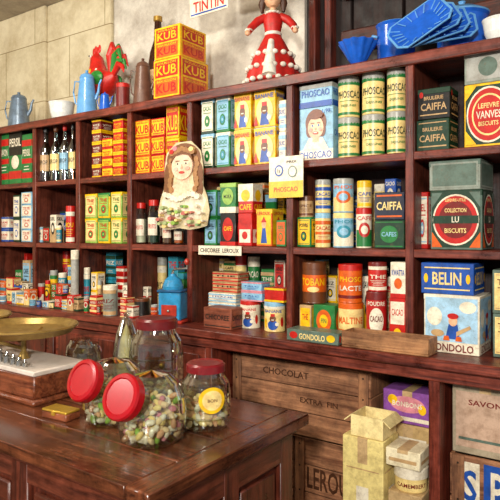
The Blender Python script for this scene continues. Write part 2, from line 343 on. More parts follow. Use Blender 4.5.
jar(141,12,203,R2,'R','W');jar(154,12,200,R2,'R','DG');jar(168,11,212,R2,'K','BR');jar(179,10,222,R2,'R','O')
jar(146,12,208,R2,'W','CR',2.4);jar(160,12,205,R2,'R','DR',2.4)
BT('spice_tin',204,217,190,R2,D('panel','G','LB','K','SEL'),'G',n=2,depth=.09)
z=BT('coffee_tin',220,236,213,R2,[('e',.5,.5,.35,.36,'R'),('t','CAFE',.5,.52,.5,.14,'Y'),('r',0,0,1,.12,'R')],'K',depth=.09)
BT('coffee_tin',220,236,183,z,[('r',0,0,1,.2,'W'),('e',.5,.55,.35,.28,'LG'),('t','MOKA',.5,.55,.5,.13,'K')],'G',lid='LG',depth=.08)
z=BT('coffee_tin',238,252,213,R2,[('r',.1,.1,.9,.5,'W'),('t','CAFE',.5,.75,.8,.2,'R'),('e',.5,.32,.2,.12,'R')],'R',depth=.09)
BT('coffee_tin',238,253,184,z,[('r',0,.4,1,1,'W'),('e',.5,.6,.3,.2,'Y'),('t','CAFE',.5,.2,.8,.2,'Y')],'R',depth=.08)
BT('chicory_tin',256,272,209,R2,[('r',.06,.05,.94,.95,'Y'),('p',[(.3,.08),(.7,.08),(.6,.5),(.4,.5)],'B'),('e',.5,.58,.14,.1,'S'),('p',[(.32,.64),(.68,.64),(.5,.8)],'R'),('t','LEROUX',.5,.88,.8,.09,'R')],'O',lid='Y',depth=.1)
BT('spice_tin',276,286,220,R2,D('panel','O','O','G','SEL'),'G',depth=.09)
clutter(R2,202,284,9,13,.24,.31,2.40,NM)
z=BT('spice_tin',297,311,217,R2,D('panel','G','Y','K','POIVRE'),'G',depth=.09)
CT('cork_lid_jar',299,314,196,z,D('band','T','BR','BR','EPICE'),'T','BR')
z=CT('cocoa_canister',315,331,213,R2,D('stripe','LB','O','R','CACAO'),'CR','LB')
CT('cocoa_canister',315,331,180,z,D('stripe','LB','B','B','CACAO'),'CR','ST')
z=CT('cocoa_canister',333,354,213,R2,D('half','LB','W','TQ','PHOS'),'LB','CR')
CT('cocoa_canister',333,354,179,z,D('half','LB','CR','O','PHOS'),'LB','ST')
z=CT('coffee_canister',356,372,208,R2,D('half','W','G','R','CAFE'),'W','R')
CT('coffee_canister',357,372,181,z,D('band','CR','Y','B','CAFE'),'CR','Y')
clutter(R2,300,400,10,14,.2,.3,2.41,NM)
z=BT('coffee_tin',374,405,220,R2,[('e',.5,.5,.3,.3,'G'),('t','CAFES',.5,.5,.5,.16,'LB'),('r',.05,.06,.95,.1,'G'),('r',.05,.9,.95,.94,'G')],'DG',depth=.1)
BT('coffee_tin',374,405,192,z,[('t','CAIFFA',.5,.5,.85,.3,'CR'),('r',.08,.1,.92,.16,'O'),('r',.08,.84,.92,.9,'O')],'1c2238',depth=.1)
z=BT('biscuit_tin',430,483,190,R2,[('r',.03,.04,.97,.96,'DG'),('p',[(.03,.04),(.24,.04),(.03,.3)],'O'),('p',[(.97,.04),(.97,.3),(.76,.04)],'O'),('p',[(.03,.96),(.03,.7),(.24,.96)],'GG'),('p',[(.97,.96),(.76,.96),(.97,.7)],'GG'),('e',.5,.5,.45,.43,'W'),('e',.5,.5,.42,.4,'R'),('e',.5,.5,.33,.31,'DR'),('t','LEFEVRE-UTILE',.5,.83,.4,.05,'CR'),('t','COLLECTION',.5,.66,.42,.07,'CR'),('r',.06,.44,.94,.57,'DG'),('t','LU',.5,.505,.14,.1,'W'),('t','BISCUITS',.5,.32,.42,.08,'CR')],'GG',lid='DG',depth=.17)
BT('storage_tin',429,482,160,z,[('r',.04,.08,.96,.92,'GR'),('r',.07,.14,.93,.86,'GG')],'GR',lid='GG',depth=.17)
BT('coffee_tin',417,428,192,R2,D('panel','LB','W','R','SEL'),'R',Yf=2.3,depth=.08)
# ---------------- ROW 3
for a,b in((0,30),(38,74)):
    clutter(R3,a,b,5,8,.11,.2,2.215,NM);clutter(R3,a,b,5,9,.18,.26,2.30,NM);clutter(R3,a,b,6,9,.26,.33,2.40,NM)
clutter(R3,0,78,4,7,.03,.1,2.12,NM)
CT('enamel_canister',71,79,250,R3,[],'ST','W',Yf=2.14)
clutter(R3,84,102,6,9,.14,.24,2.215,NM);clutter(R3,86,124,8,11,.24,.33,2.36,NM);clutter(R3,84,101,5,7,.05,.11,2.11,NM)
CT('tin_can',103,118,285,R3,D('band','W','T','DR','RIZ'),'GR','W',Yf=2.09)
BT('shop_placard',122,148,286,R3,[('t','SUPERCRAC',.5,.85,.9,.12,'K'),('r',.06,.6,.94,.65,'R')],'W',Yf=2.29,depth=.03)
CT('dark_pot',134,150,298,R3,[],'K','BR',Yf=2.16)
clutter(R3,136,184,9,12,.2,.32,2.38,NM)
clutter(R3,120,134,6,8,.06,.12,2.12,NM);clutter(R3,151,166,6,8,.06,.14,2.13,NM)
def grinder():
    X,_=pos(180,2.2);mb=MB();b=paint('2f90c4',.3);dk=paint('1d5a88',.4);rd=paint('b03020',.35);st=paint('9a9a96',.3,.8)
    mb.box(-.07,.07,-.06,.06,0,.015,rd,.004);mb.box(-.058,.058,-.05,.05,.015,.15,b,.006);mb.box(-.064,.064,-.055,.055,.15,.163,dk,.004)
    mb.box(-.04,.04,-.055,-.049,.035,.09,rd,.003);mb.ball((0,-.061,.062),.007,st)
    mb.lathe([(.05,.163),(.052,.178),(.04,.21),(.018,.228),(.013,.238),(1e-4,.24)],b,24)
    mb.sweep([(0,0,.23),(0,0,.255),(.02,-.01,.262),(.085,-.03,.268)],.006,st);mb.sweep([(.085,-.03,.265),(.085,-.03,.292)],.004,st);mb.ball((.085,-.03,.3),(.013,.013,.017),rd)
    mb.make('coffee_grinder',(X,2.15,R3+.0003),.35)
grinder()
BT('cardboard_carton',203,232,308,R3,[('t','CHICOREE',.5,.55,.85,.25,'K'),('r',.05,.1,.95,.15,'K')],'8a4a30',Yf=2.12,depth=.1,wm=wood('reddish_box','6a3020','a0583c','x'))
z=BT('paper_box_stack',208,236,293,R3,D('stripe','W','LB','B','TISANE'),'W',Yf=2.27,depth=.1,n=3)
BT('paper_box_stack',212,238,272,z,D('stripe','CR','R','K','THE'),'T',Yf=2.28,depth=.09,n=2)
z=CT('banana_cocoa_canister',240,261,300,R3,D('figc','W','W','R','BANANE'),'W','R',Yf=2.2)
BT('powder_box',241,262,282,z,D('band','W','PK','B','TALC'),'LB',depth=.07,Yf=2.21,n=2)
z=CT('banana_cocoa_canister',264,286,301,R3,D('figc','W','W','B','BANANE'),'CR','LB',Yf=2.19)
BT('powder_box',264,284,288,z,D('band','W','Y','R','TALC'),'R',depth=.07,Yf=2.2)
clutter(R3,200,285,9,13,.26,.33,2.42,NM)
z=BT('biscuit_tin',299,311,305,R3,[('r',.1,.1,.9,.9,'Y'),('t','THE',.5,.6,.5,.2,'R')],'T',depth=.09,Yf=2.22)
z2=BT('biscuit_tin',313,335,305,R3,[('e',.5,.5,.35,.35,'O'),('e',.5,.5,.2,.2,'Y'),('t','FIN',.5,.5,.25,.15,'G')],'G',depth=.09,Yf=2.22)
CT('coffee_canister',302,327,262,max(z,z2),[('r',-.1,.3,1.1,.8,'O'),('t','TOBANI',.5,.6,.9,.22,'Y'),('e',.5,.38,.2,.08,'CR')],'BR','BR',Yf=2.22)
z=CT('cocoa_canister',338,364,302,R3,[('r',-.1,.0,1.1,.3,'O'),('t','MALTINE',.5,.6,.9,.22,'O'),('t','CACAO',.5,.15,.6,.14,'W')],'CR','O',Yf=2.2)
CT('cocoa_canister',338,363,264,z,[('t','PHOSC',.5,.7,.8,.16,'Y'),('r',-.1,.1,1.1,.2,'DR'),('t','LACTE',.5,.42,.8,.16,'W')],'O','R',Yf=2.2)
z=CT('cocoa_canister',366,387,291,R3,[('e',.5,.5,.3,.3,'W'),('t','CACAO',.5,.55,.5,.14,'DR'),('t','POUDRE',.5,.9,.7,.1,'W')],'B81c1c','DR',Yf=2.19)
CT('tea_canister',368,387,262,z,D('band','W','W','W','THE'),'R','DR',Yf=2.2)
z=BT('cocoa_tin',389,406,298,R3,[('r',.08,.45,.92,.92,'W'),('t','CACAO',.5,.7,.7,.14,'R'),('e',.5,.24,.25,.13,'Y')],'R',depth=.09,Yf=2.21)
BT('cocoa_tin',390,406,262,z,[('r',0,.0,1,.12,'R'),('t','KWATTA',.5,.7,.8,.16,'B'),('e',.5,.4,.25,.15,'O')],'W',depth=.08,Yf=2.21)
clutter(R3,300,400,10,14,.22,.32,2.4,NM)
z=BT('biscuit_tin',423,480,295,R3,[('r',.03,.2,.97,.95,'a8d0ea'),('t','GONDOLO',.5,.1,.8,.13,'DR'),('e',.2,.62,.14,.16,'W'),('e',.8,.8,.15,.1,'W'),('p',[(.4,.25),(.66,.25),(.62,.5),(.46,.5)],'B'),('p',[(.36,.22),(.48,.22),(.46,.3),(.38,.3)],'O'),('p',[(.58,.22),(.7,.22),(.68,.3),(.6,.3)],'O'),('e',.54,.56,.08,.09,'S'),('e',.54,.64,.1,.05,'R'),('p',[(.6,.3),(.86,.45),(.84,.5),(.6,.38)],'T'),('e',.26,.34,.12,.06,'T')],'W',lid='W',depth=.17,Yf=2.19)
BT('biscuit_tin',420,474,263,z,[('r',.03,.06,.97,.94,'B'),('t','BELIN',.5,.5,.55,.4,'CR'),('r',.07,.82,.93,.86,'CR'),('r',.07,.14,.93,.18,'CR'),('e',.1,.5,.04,.15,'Y'),('e',.9,.5,.04,.15,'Y')],'B',depth=.16,Yf=2.2)
BT('biscuit_tin',492,520,270,R3,D('panel','T','CR','BR','THE'),'GG',depth=.15,Yf=2.22,n=2)
# ledge front
BT('flat_biscuit_tin',286,339,331,R3,[('t','GONDOLO',.5,.45,.5,.5,'CR'),('e',.14,.5,.08,.3,'R'),('e',.86,.5,.08,.3,'Y')],'GG',Yf=2.075,depth=.09)
def tray():
    x0,d0=pos(341,2.07);x1,_=pos(428,2.07);w=x1-x0;m=wood('tray_wood','7a4c2c','c08c5c','x',.5)
    mb=MB();mb.box(-w/2,w/2,-.05,.05,0,.008,m,.002)
    mb.box(-w/2,w/2,-.05,-.042,.008,.062,m,.002);mb.box(-w/2,w/2,.042,.05,.008,.062,m,.002);mb.box(-w/2,-w/2+.008,-.042,.042,.008,.062,m,.002);mb.box(w/2-.008,w/2,-.042,.042,.008,.062,m,.002)
    mb.make('wooden_tray',((x0+x1)/2,2.125,R3+.0003))
tray()
# ---------------- lower crates
def crate(x0,x1,y0,y1,z0,z1,text,n=3):
    m=wood('crate_wood','74462c','c08860','x',.65,1,.3);m2=wood('crate_wood_v','683f28','b47e56','z',.65,1,.3)
    w,dp,h=x1-x0,y1-y0,z1-z0;mb=MB();ph=h/n
    for k in range(n):
        a,b=k*ph+.002,(k+1)*ph-.002
        mb.box(-w/2,w/2,-dp/2,-dp/2+.012,a,b,m,.002);mb.box(-w/2,w/2,dp/2-.012,dp/2,a,b,m,.002)
        mb.box(-w/2,-w/2+.012,-dp/2+.012,dp/2-.012,a,b,m2,.002);mb.box(w/2-.012,w/2,-dp/2+.012,dp/2-.012,a,b,m2,.002)
    mb.box(-w/2,w/2,-dp/2,dp/2,0,.01,m)
    for sx in (-1,1):
        xx=sx*(w/2-.03);mb.box(xx-.022,xx+.022,-dp/2-.008,-dp/2,.004,h-.004,m2,.002)
        for zz in (.03,h*.35,h*.65,h-.03):mb.ball((xx,-dp/2-.008,zz),.004,paint('3a3028',.5,.7),8)
    mb.draw(text,lambda u,v,e:(-w/2+u*w,-dp/2-e,v*h))
    mb.make('wooden_crate',((x0+x1)/2,(y0+y1)/2,z0+.0003))
TC='4a2c1c'
crate(-1.36,-.985,2.24,2.5,.24,.60,[('t','LEROUX',.5,.52,.66,.26,TC),('t','CHICOREE',.5,.16,.5,.1,TC)]);crate(-1.70,-1.37,2.24,2.5,.24,.60,[('t','SUCRE',.5,.7,.5,.1,TC)])
crate(-1.69,-.99,2.22,2.5,.601,.93,[('t','CHOCOLAT',.42,.82,.34,.09,TC),('t','EXTRA  FIN',.66,.5,.26,.07,TC),('t','PARIS',.3,.2,.16,.08,TC)])
def carton(name,x0,x1,y0,y1,z0,z1,c,dec,flaps=False,rz=0):
    w,dp,h=x1-x0,y1-y0,z1-z0;mb=MB();m=paint(c,.75)
    if flaps:
        t=.004
        mb.box(-w/2,w/2,-dp/2,dp/2,0,t,m)
        mb.box(-w/2,w/2,-dp/2,-dp/2+t,t,h,m);mb.box(-w/2,w/2,dp/2-t,dp/2,t,h,m);mb.box(-w/2,-w/2+t,-dp/2+t,dp/2-t,t,h,m);mb.box(w/2-t,w/2,-dp/2+t,dp/2-t,t,h,m)
        for sx in(-1,1):
            M=Matrix.Translation((sx*w/2,0,h))@Matrix.Rotation(sx*.7,4,'Y')
            mb.box(0 if sx>0 else -w*.3,w*.3 if sx>0 else 0,-dp/2,dp/2,-t,0,m,0,M)
    else:
        mb.box(-w/2,w/2,-dp/2,dp/2,0,h,m,.003);mb.box(-.02,.02,-dp/2-.0005,dp/2+.0005,h*.8,h+.0006,paint('c8a878',.5))
    mb.draw(dec,lambda u,v,e:(-w/2+u*w,-dp/2-e,v*h));mb.draw(dec,lambda u,v,e:(w/2+e,-dp/2+u*dp,v*h))
    mb.make(name,((x0+x1)/2,(y0+y1)/2,z0+.0003),rz)
carton('cardboard_box',-1.03,-.865,2.05,2.2,.241,.72,'e8d488',[('r',.1,.75,.9,.76,'T'),('r',.35,.45,.65,.62,'W')])
carton('cardboard_box',-.965,-.72,2.24,2.5,.241,.74,'c8a870',[('r',.2,.7,.8,.9,'W')])
carton('open_cardboard_box',-1.0,-.87,2.06,2.19,.722,.80,'ecd898',[],True)
carton('purple_sweets_box',-.945,-.745,2.24,2.38,.742,.87,'8a4aa0',[('r',.05,.1,.95,.22,'W'),('e',.5,.6,.35,.25,'PK'),('e',.2,.7,.1,.15,'Y'),('e',.8,.5,.08,.15,'Y'),('t','BONBONS',.5,.6,.6,.16,'W')])
carton('cardboard_box',-.85,-.725,2.06,2.19,.241,.55,'bfa070',[])
carton('white_carton',-.86,-.73,2.06,2.18,.64,.705,'e8dcb8',[('r',.1,.3,.9,.5,'T')])
def hat():
    mb=MB();mb.lathe([(1e-4,0),(.056,0),(.058,.004),(.058,.05),(.062,.05),(.062,.084),(.058,.088),(1e-4,.088)],[col('CR')]*4+[col('W')]*3,36)
    mb.draw([('t','CAMEMBERT',.5,.5,.8,.3,'DR')],lambda u,v,e:((.058+e)*math.sin((u-.5)*2.5),-(.058+e)*math.cos((u-.5)*2.5),v*.05),10)
    mb.make('round_cheese_box',(-.787,2.125,.5515),.4)
hat()
crate(-.655,-.42,2.16,2.45,.241,.70,[('r',.16,.6,.44,.95,'W'),('t','S',.3,.77,.2,.24,'B'),('r',.5,.56,.9,.96,'B'),('t','P',.7,.77,.2,.28,'W'),('t','LAVE',.5,.45,.6,.1,'R')],3)
carton('packing_case',-.65,-.42,2.17,2.45,.702,.95,'a89a80',[('r',.06,.1,.94,.9,'c8a890'),('t','SAVON',.5,.75,.5,.08,'DR'),('r',.1,.2,.9,.24,'GG')])
# ---------------- flat signs
def plane_obj(name,x,y,z,w,h,dec,body,t=.004,rz=0,tilt=0,string=0):
    mb=MB();M=Matrix.Rotation(tilt,4,'Y')
    mb.box(-w/2,w/2,0,t,0,h,col(body),.0008,M);mb.draw(dec,lambda u,v,e:(-w/2+u*w,-e,v*h),1,M)
    if string:
        for s in(-1,1):
            p=M@Vector((s*w*.4,t/2,h-.004));mb.sweep([p,Vector((p.x,p.y,string-z))],.0012,col('T'),5)
    mb.make(name,(x,y,z),rz)
xa,_=pos(197,2.18);xb,_=pos(240,2.18)
plane_obj('shelf_label',(xa+xb)/2,2.19,R2-.045,xb-xa,.045,[('t','CHICOREE  LEROUX',.5,.5,.9,.45,'K')],'W')
xa,_=pos(271,2.19);xb,_=pos(305,2.19)
plane_obj('price_card',(xa+xb)/2,2.175,1.645,xb-xa,.18,[('r',0,0,1,.4,'Y'),('t','PHOSCAO',.5,.2,.7,.12,'R'),('e',.3,.66,.13,.14,'B'),('e',.3,.66,.09,.1,'W'),('t','1a',.3,.66,.08,.1,'K'),('t','PRIX',.68,.86,.3,.06,'K'),('e',.7,.62,.13,.14,'GG'),('e',.7,.62,.1,.11,'W')],'W')
xa,_=pos(190,2.3);xb,_=pos(228,2.3)
plane_obj('hanging_sign',(xa+xb)/2,2.3,2.60,xb-xa,.16,[('t','TINTIN',.5,.3,.8,.34,'R'),('r',.03,.05,.97,.1,'B')],'W',tilt=-.02,string=3.1)
xa,_=pos(232,2.35);xb,_=pos(271,2.35)
plane_obj('hanging_sign',(xa+xb)/2,2.35,2.655,xb-xa,.16,[('r',.05,.1,.95,.9,'R'),('t','BANANE',.5,.35,.8,.3,'Y')],'Y',tilt=.05,string=3.1)
def ell(cx,cz,rx,rz_,n=22):return [(cx+rx*math.cos(2*math.pi*i/n),cz+rz_*math.sin(2*math.pi*i/n)) for i in range(n)]
def lady():
    X,_=pos(183,2.18);mb=MB();t=.004
    L=[0]
    def P(pts,c):
        L[0]+=1;mb.prism([(x*1.12,z) for x,z in pts],-.0004*L[0],0,col(c))
    hair='7a4c28';hair2='a87848'
    mb.prism([(-.165,.0),(-.1,-.014),(-.03,-.006),(.04,-.014),(.1,-.006),(.15,.005),(.165,.08),(.15,.15),(.125,.2),(.125,.3),(.11,.37),(.05,.422),(-.05,.422),(-.115,.37),(-.13,.3),(-.13,.2),(-.155,.15),(-.175,.08)],0,t,col('d4c49c'))
    P([(-.11,.04),(.10,.04),(.128,.13),(.1,.175),(.05,.2),(-.055,.2),(-.11,.175),(-.135,.13)],'ece0c8')
    P([(-.05,.16),(.045,.16),(.03,.26),(-.036,.26)],'f0c4a4');P(ell(-.003,.185,.085,.034),'f2ccac')
    P(ell(.0,.335,.1,.08),hair);P(ell(.085,.25,.028,.07),hair);P(ell(-.088,.25,.028,.075),hair);P(ell(.093,.19,.02,.045),hair);P(ell(-.098,.19,.02,.05),hair)
    for k in range(7):
        for s in(-1,1):P(ell(s*(.075+.006*math.sin(k*1.7)),.33-.024*k,.013,.016,9),hair2)
    P(ell(-.003,.3,.062,.066),'f6d0b2')
    for s in(-1,1):
        P(ell(-.003+s*.025,.313,.012,.0055,10),'W');P(ell(-.003+s*.025,.313,.005,.005,8),'3a2a20');P(ell(-.003+s*.025,.327,.015,.0025,8),hair)
    P([(-.003,.312),(.004,.29),(-.01,.29)],'e6b090');P(ell(-.003,.27,.016,.0065,12),'c83830')
    P(ell(-.037,.288,.013,.01,10),'f0b4a0');P(ell(.031,.288,.013,.01,10),'f0b4a0')
    P([(-.068,.32),(-.05,.362),(.0,.38),(.05,.362),(.064,.32),(.036,.352),(-.002,.36),(-.04,.352)],hair)
    for k in range(7):P(ell(-.06+.02*k,.388-abs(k-3)*.007,.015,.013,9),hair2)
    for x,z,c in((-.06,.375,'R'),(-.04,.39,'PK'),(.055,.38,'CR')):P(ell(x,z,.014,.012,9),c)
    random.seed(3)
    for i in range(9):P(ell(-.1+.024*i,.15+.012*math.cos(i),.016,.014,9),'W')
    for i in range(46):
        x=random.uniform(-.135,.125);z=random.uniform(.0,.10)-abs(x)*.1+.01;r=random.uniform(.007,.014);P(ell(x,max(.0,z),r,r*.8,8),random.choice(['c06a60','dba090','W','7a9a60','a8b880','CR','LG','e8c8b8','W']))
    mb.make('lady_showcard',(X,2.185,1.52))
lady()
def doll():
    X,d=pos(273,2.34);mb=MB();rd=paint('c41c14',.5);w=paint('f0e8d8',.5);sk=paint('e8b48c',.45);hr=paint('4a2814',.5);k=col('K')
    n=40
    # pleated skirt
    vs=[];prof=[(.125,.005),(.132,.012),(.118,.07),(.09,.14),(.06,.2),(.04,.235),(.036,.25)]
    for i,(r,z) in enumerate(prof):
        for j in range(n*2):
            f=1+.05*(1-i/6)*math.cos(10*math.pi*j/n);vs.append((r*f*math.cos(math.pi*j/n),r*f*math.sin(math.pi*j/n),z))
    N=n*2;mb.add(vs,[(i*N+j,i*N+(j+1)%N,(i+1)*N+(j+1)%N,(i+1)*N+j) for i in range(6) for j in range(N)]+[list(range(N))[::-1]],rd,True)
    for z,r,q in((.014,.134,20),(.075,.121,18),(.14,.094,14)):
        for j in range(q):
            a=2*math.pi*j/q;mb.ball((r*math.cos(a),r*math.sin(a),z),(.015,.015,.012),w,8)
    mb.sweep([(0,-.128,.02),(0,-.112,.08),(0,-.088,.14),(0,-.058,.2)],[.035,.028,.02,.014],w,12)
    # torso, neck, head in one surface
    mb.sweep([(0,0,.23),(0,0,.26),(0,0,.3),(0,0,.335),(0,0,.352)],[.036,.038,.046,.04,.018],rd,18)
    mb.sweep([(0,0,.345),(0,0,.372),(0,-.002,.38),(0,-.004,.40),(0,-.004,.43),(0,0,.455),(0,0,.468)],[.015,.014,.028,.04,.043,.03,.008],sk,18)
    mb.ball((0,.01,.44),(.048,.045,.04),hr,18);mb.sweep([(-.04,.0,.43),(-.052,0,.39),(-.05,-.005,.35)],[.018,.018,.008],hr);mb.sweep([(.04,.0,.43),(.052,0,.39),(.05,-.005,.35)],[.018,.018,.008],hr)
    for s in(-1,1):
        mb.ball((s*.015,-.043,.42),.0045,k,8)
        mb.sweep([(s*.035,0,.33),(s*.07,-.012,.31),(s*.1,-.03,.275),(s*.11,-.05,.25)],[.019,.02,.018,.016],rd);mb.ball((s*.112,-.056,.242),.014,sk,10)
        mb.ball((s*.109,-.045,.258),(.02,.018,.01),w,10)
    mb.ball((0,-.046,.41),(.005,.006,.006),sk,8);mb.ball((0,-.044,.397),(.009,.003,.003),rd,8)
    for j in range(10):
        a=2*math.pi*j/10;mb.ball((.026*math.cos(a),.026*math.sin(a),.347),(.013,.013,.007),w,8)
    mb.lathe([(.037,.236),(.042,.24),(.042,.25),(.037,.255)],w,24)
    mb.lathe([(1e-4,0),(.12,0),(.12,.006),(1e-4,.006)],col('BR'),30)
    mb.make('costume_doll',(X,2.34,R0+.0003),.45)
doll()
# ---------------- top of shelves
blue=paint('1f60cc',.18,0,.15,26,.15);lblue=paint('66a4dc',.22,0,.15,26,.15);white=paint('e6e8e4',.25,0,.15,26,.2);steel=paint('74889c',.3,.3)
def coffeepot(px,wpx,pt,m,Yf=2.32,name='enamel_coffee_pot',rz=.5,mirror=1):
    X,d=pos(px,Yf);r=wpx/2*d/F*.8;h=zat(pt,d)-R0;mb=MB()
    mb.lathe([(1e-4,0),(r,0),(r*1.02,.006),(r*.95,h*.3),(r*.72,h*.75),(r*.7,h*.8),(r*.74,h*.81),(r*.6,h*.88),(r*.2,h*.93),(r*.12,h*.95),(r*.17,h*.98),(1e-4,h)],m,28)
    s=mirror
    mb.sweep([(s*r*.85,0,h*.35),(s*r*1.2,0,h*.5),(s*r*1.3,0,h*.68),(s*r*1.5,0,h*.78)],[r*.2,r*.15,r*.11,r*.09],m)
    mb.sweep([(-s*r*.7,0,h*.74),(-s*r*1.25,0,h*.75),(-s*r*1.4,0,h*.5),(-s*r*1.2,0,h*.28),(-s*r*.92,0,h*.22)],r*.08,m)
    mb.make(name,(X,Yf,R0+.0003),rz)
coffeepot(19,26,92,steel,2.3)
def bowl(px,wpx,pt,m,mi,Yf=2.3,name='enamel_bowl',han=False,lid=False):
    X,d=pos(px,Yf);r=wpx/2*d/F;h=zat(pt,d)-R0;mb=MB()
    if han:prof=[(1e-4,0),(r*.86,0),(r*.9,.008),(r*.92,h*.5),(r*.93,h*.94),(r,h),(r*.98,h+.002),(r*.9,h*.92),(r*.88,h*.4),(r*.84,.012),(1e-4,.012)]
    else:prof=[(1e-4,0),(r*.6,0),(r*.68,.006),(r*.85,h*.4),(r*.95,h*.9),(r,h),(r*.98,h),(r*.9,h*.85),(r*.8,h*.4),(r*.6,.01),(1e-4,.01)]
    mb.lathe(prof,[m]*5+[mi]*5,36)
    if han:
        for s in(-1,1):mb.sweep([(s*r*.9,-.035,h*.72),(s*r*1.12,-.03,h*.76),(s*r*1.2,0,h*.77),(s*r*1.12,.03,h*.76),(s*r*.9,.035,h*.72)],.006,mi)
    if lid:
        mb.lathe([(r*1.0,h),(r*1.02,h+.006),(r*.7,h+.025),(r*.15,h+.04),(r*.1,h+.05),(r*.15,h+.06),(1e-4,h+.066)],mi,32)
    mb.make(name,(X,Yf,R0+.0003),.4)
bowl(62,26,103,white,white,2.3)
coffeepot(87,25,70,lblue,2.28);coffeepot(105,14,92,blue,2.26)
def rooster():
    X,d=pos(104,2.43);mb=MB();r=paint('d0241a',.4);g=paint('2a8a34',.4);y=paint('e8b020',.4);w=paint('f0e8d8',.4)
    mb.lathe([(1e-4,0),(.06,0),(.062,.02),(.03,.04),(.026,.15)],g,20)
    Z=.04
    mb.sweep([(.11,0,.22+Z),(.07,0,.2+Z),(.02,0,.18+Z),(-.03,0,.19+Z),(-.06,0,.25+Z),(-.07,0,.31+Z),(-.075,0,.35+Z),(-.08,0,.385+Z)],[.02,.06,.085,.085,.065,.046,.04,.012],r,14)
    for i in range(7):
        a=.3+i*.25
        mb.sweep([(.08,0,.2+Z),(.09+.08*math.cos(a),.01*(i%3-1),.24+Z+.1*math.sin(a)),(.09+.12*math.cos(a*.8),.015*(i%3-1),.2+Z+.2*math.sin(a*.8)),(.1+.13*math.cos(a*.55),.02*(i%3-1),.18+Z+.17*math.sin(a*.55))],[.016,.022,.016,.003],g if i%2 else r,8)
    for i in range(4):mb.ball((-.105+.02*i,0,.395+Z+.01*(i%2)),(.014,.007,.026),r,10)
    mb.sweep([(-.11,0,.355+Z),(-.15,0,.34+Z)],[.016,.002],y,8);mb.ball((-.112,0,.318+Z),(.012,.008,.024),r,10)
    for s in(-1,1):
        mb.ball((-.092,s*.034,.36+Z),.01,w,10);mb.ball((-.094,s*.042,.36+Z),.006,col('K'),8)
        mb.ball((.02,s*.07,.2+Z),(.065,.025,.045),g,14);mb.ball((.0,s*.078,.195+Z),(.035,.022,.025),y,12)
    for i in range(8):
        a=i*.785;mb.ball((-.06+.055*math.cos(a),.055*math.sin(a),.25+Z),(.014,.014,.024),w if i%2 else y,8)
    mb.make('rooster_figurine',(X,2.43,R0+.0003),-.1)
rooster()
CT('red_canister',116,130,84,R0,[],'DR','R',Yf=2.26)
coffeepot(143,24,58,paint('6a4838',.35),2.30)
def bigbottle():
    X,d=pos(158,2.5);mb=MB();g=paint('3a1c10',.12)
    r=.055
    mb.lathe([(1e-4,0),(r,0),(r,.3),(r*.85,.36),(.024,.43),(.02,.54),(.026,.545),(.026,.57),(1e-4,.575)],[g]*5+[paint('b89040',.35,.5)]*3,28)
    mb.draw([('r',.1,.2,.9,.5,'T'),('t','RHUM',.5,.38,.6,.1,'DR')],lambda u,v,e:((r+e)*math.sin((u-.5)*2.6),-(r+e)*math.cos((u-.5)*2.6),v*.5),10)
    mb.make('display_bottle',(X,2.5,R0+.0003),.5)
bigbottle()
kub=[('r',.03,.02,.97,.98,'Y'),('r',.08,.53,.92,.93,'R'),('t','BOUILLON',.5,.88,.7,.06,'Y'),('t','KUB',.5,.7,.74,.24,'Y'),('r',.08,.06,.92,.48,'O'),('t','BOUILLON',.5,.42,.7,.06,'Y'),('t','KUB',.5,.24,.74,.24,'R')]
z=BT('stock_cube_display_box',153,181,58,R0,kub,'R',Yf=2.21,depth=.22)
BT('stock_cube_display_box',154,180,26,z,kub,'Y',Yf=2.215,depth=.21)
# blue enamel at right
def fluted(px,wpx,pt,m,Yf,name='fluted_blue_dish'):
    X,d=pos(px,Yf);r=wpx/2*d/F;h=zat(pt,d)-R0;mb=MB();n=72
    prof=[(.3,h*.15),(.5,h*.35),(.8,h*.75),(1,h),(.97,h+.001),(.76,h*.74),(.46,h*.36),(.2,h*.2)]
    vs=[]
    for k,(a,zz) in enumerate(prof):
        q=[0,.3,.7,1,1,.7,.3,0][k]
        for j in range(n):
            f=1+(.07*q*math.cos(12*2*math.pi*j/n));vs.append((r*a*f*math.cos(2*math.pi*j/n),r*a*f*math.sin(2*math.pi*j/n),zz))
    for i in range(7):
        mb.add(vs[i*n:(i+2)*n],[(j,(j+1)%n,n+(j+1)%n,n+j) for j in range(n)],lblue if i==3 else m,True)
    mb.add(vs[7*n:],[list(range(n))],m)
    mb.lathe([(1e-4,0),(r*.42,0),(r*.4,.006),(r*.3,h*.16)],m,24);mb.make(name,(X,Yf,R0+.0003),.2)
fluted(358,38,43,blue,2.3)
bowl(396,40,26,blue,lblue,2.43,'enamel_saucepan',True)
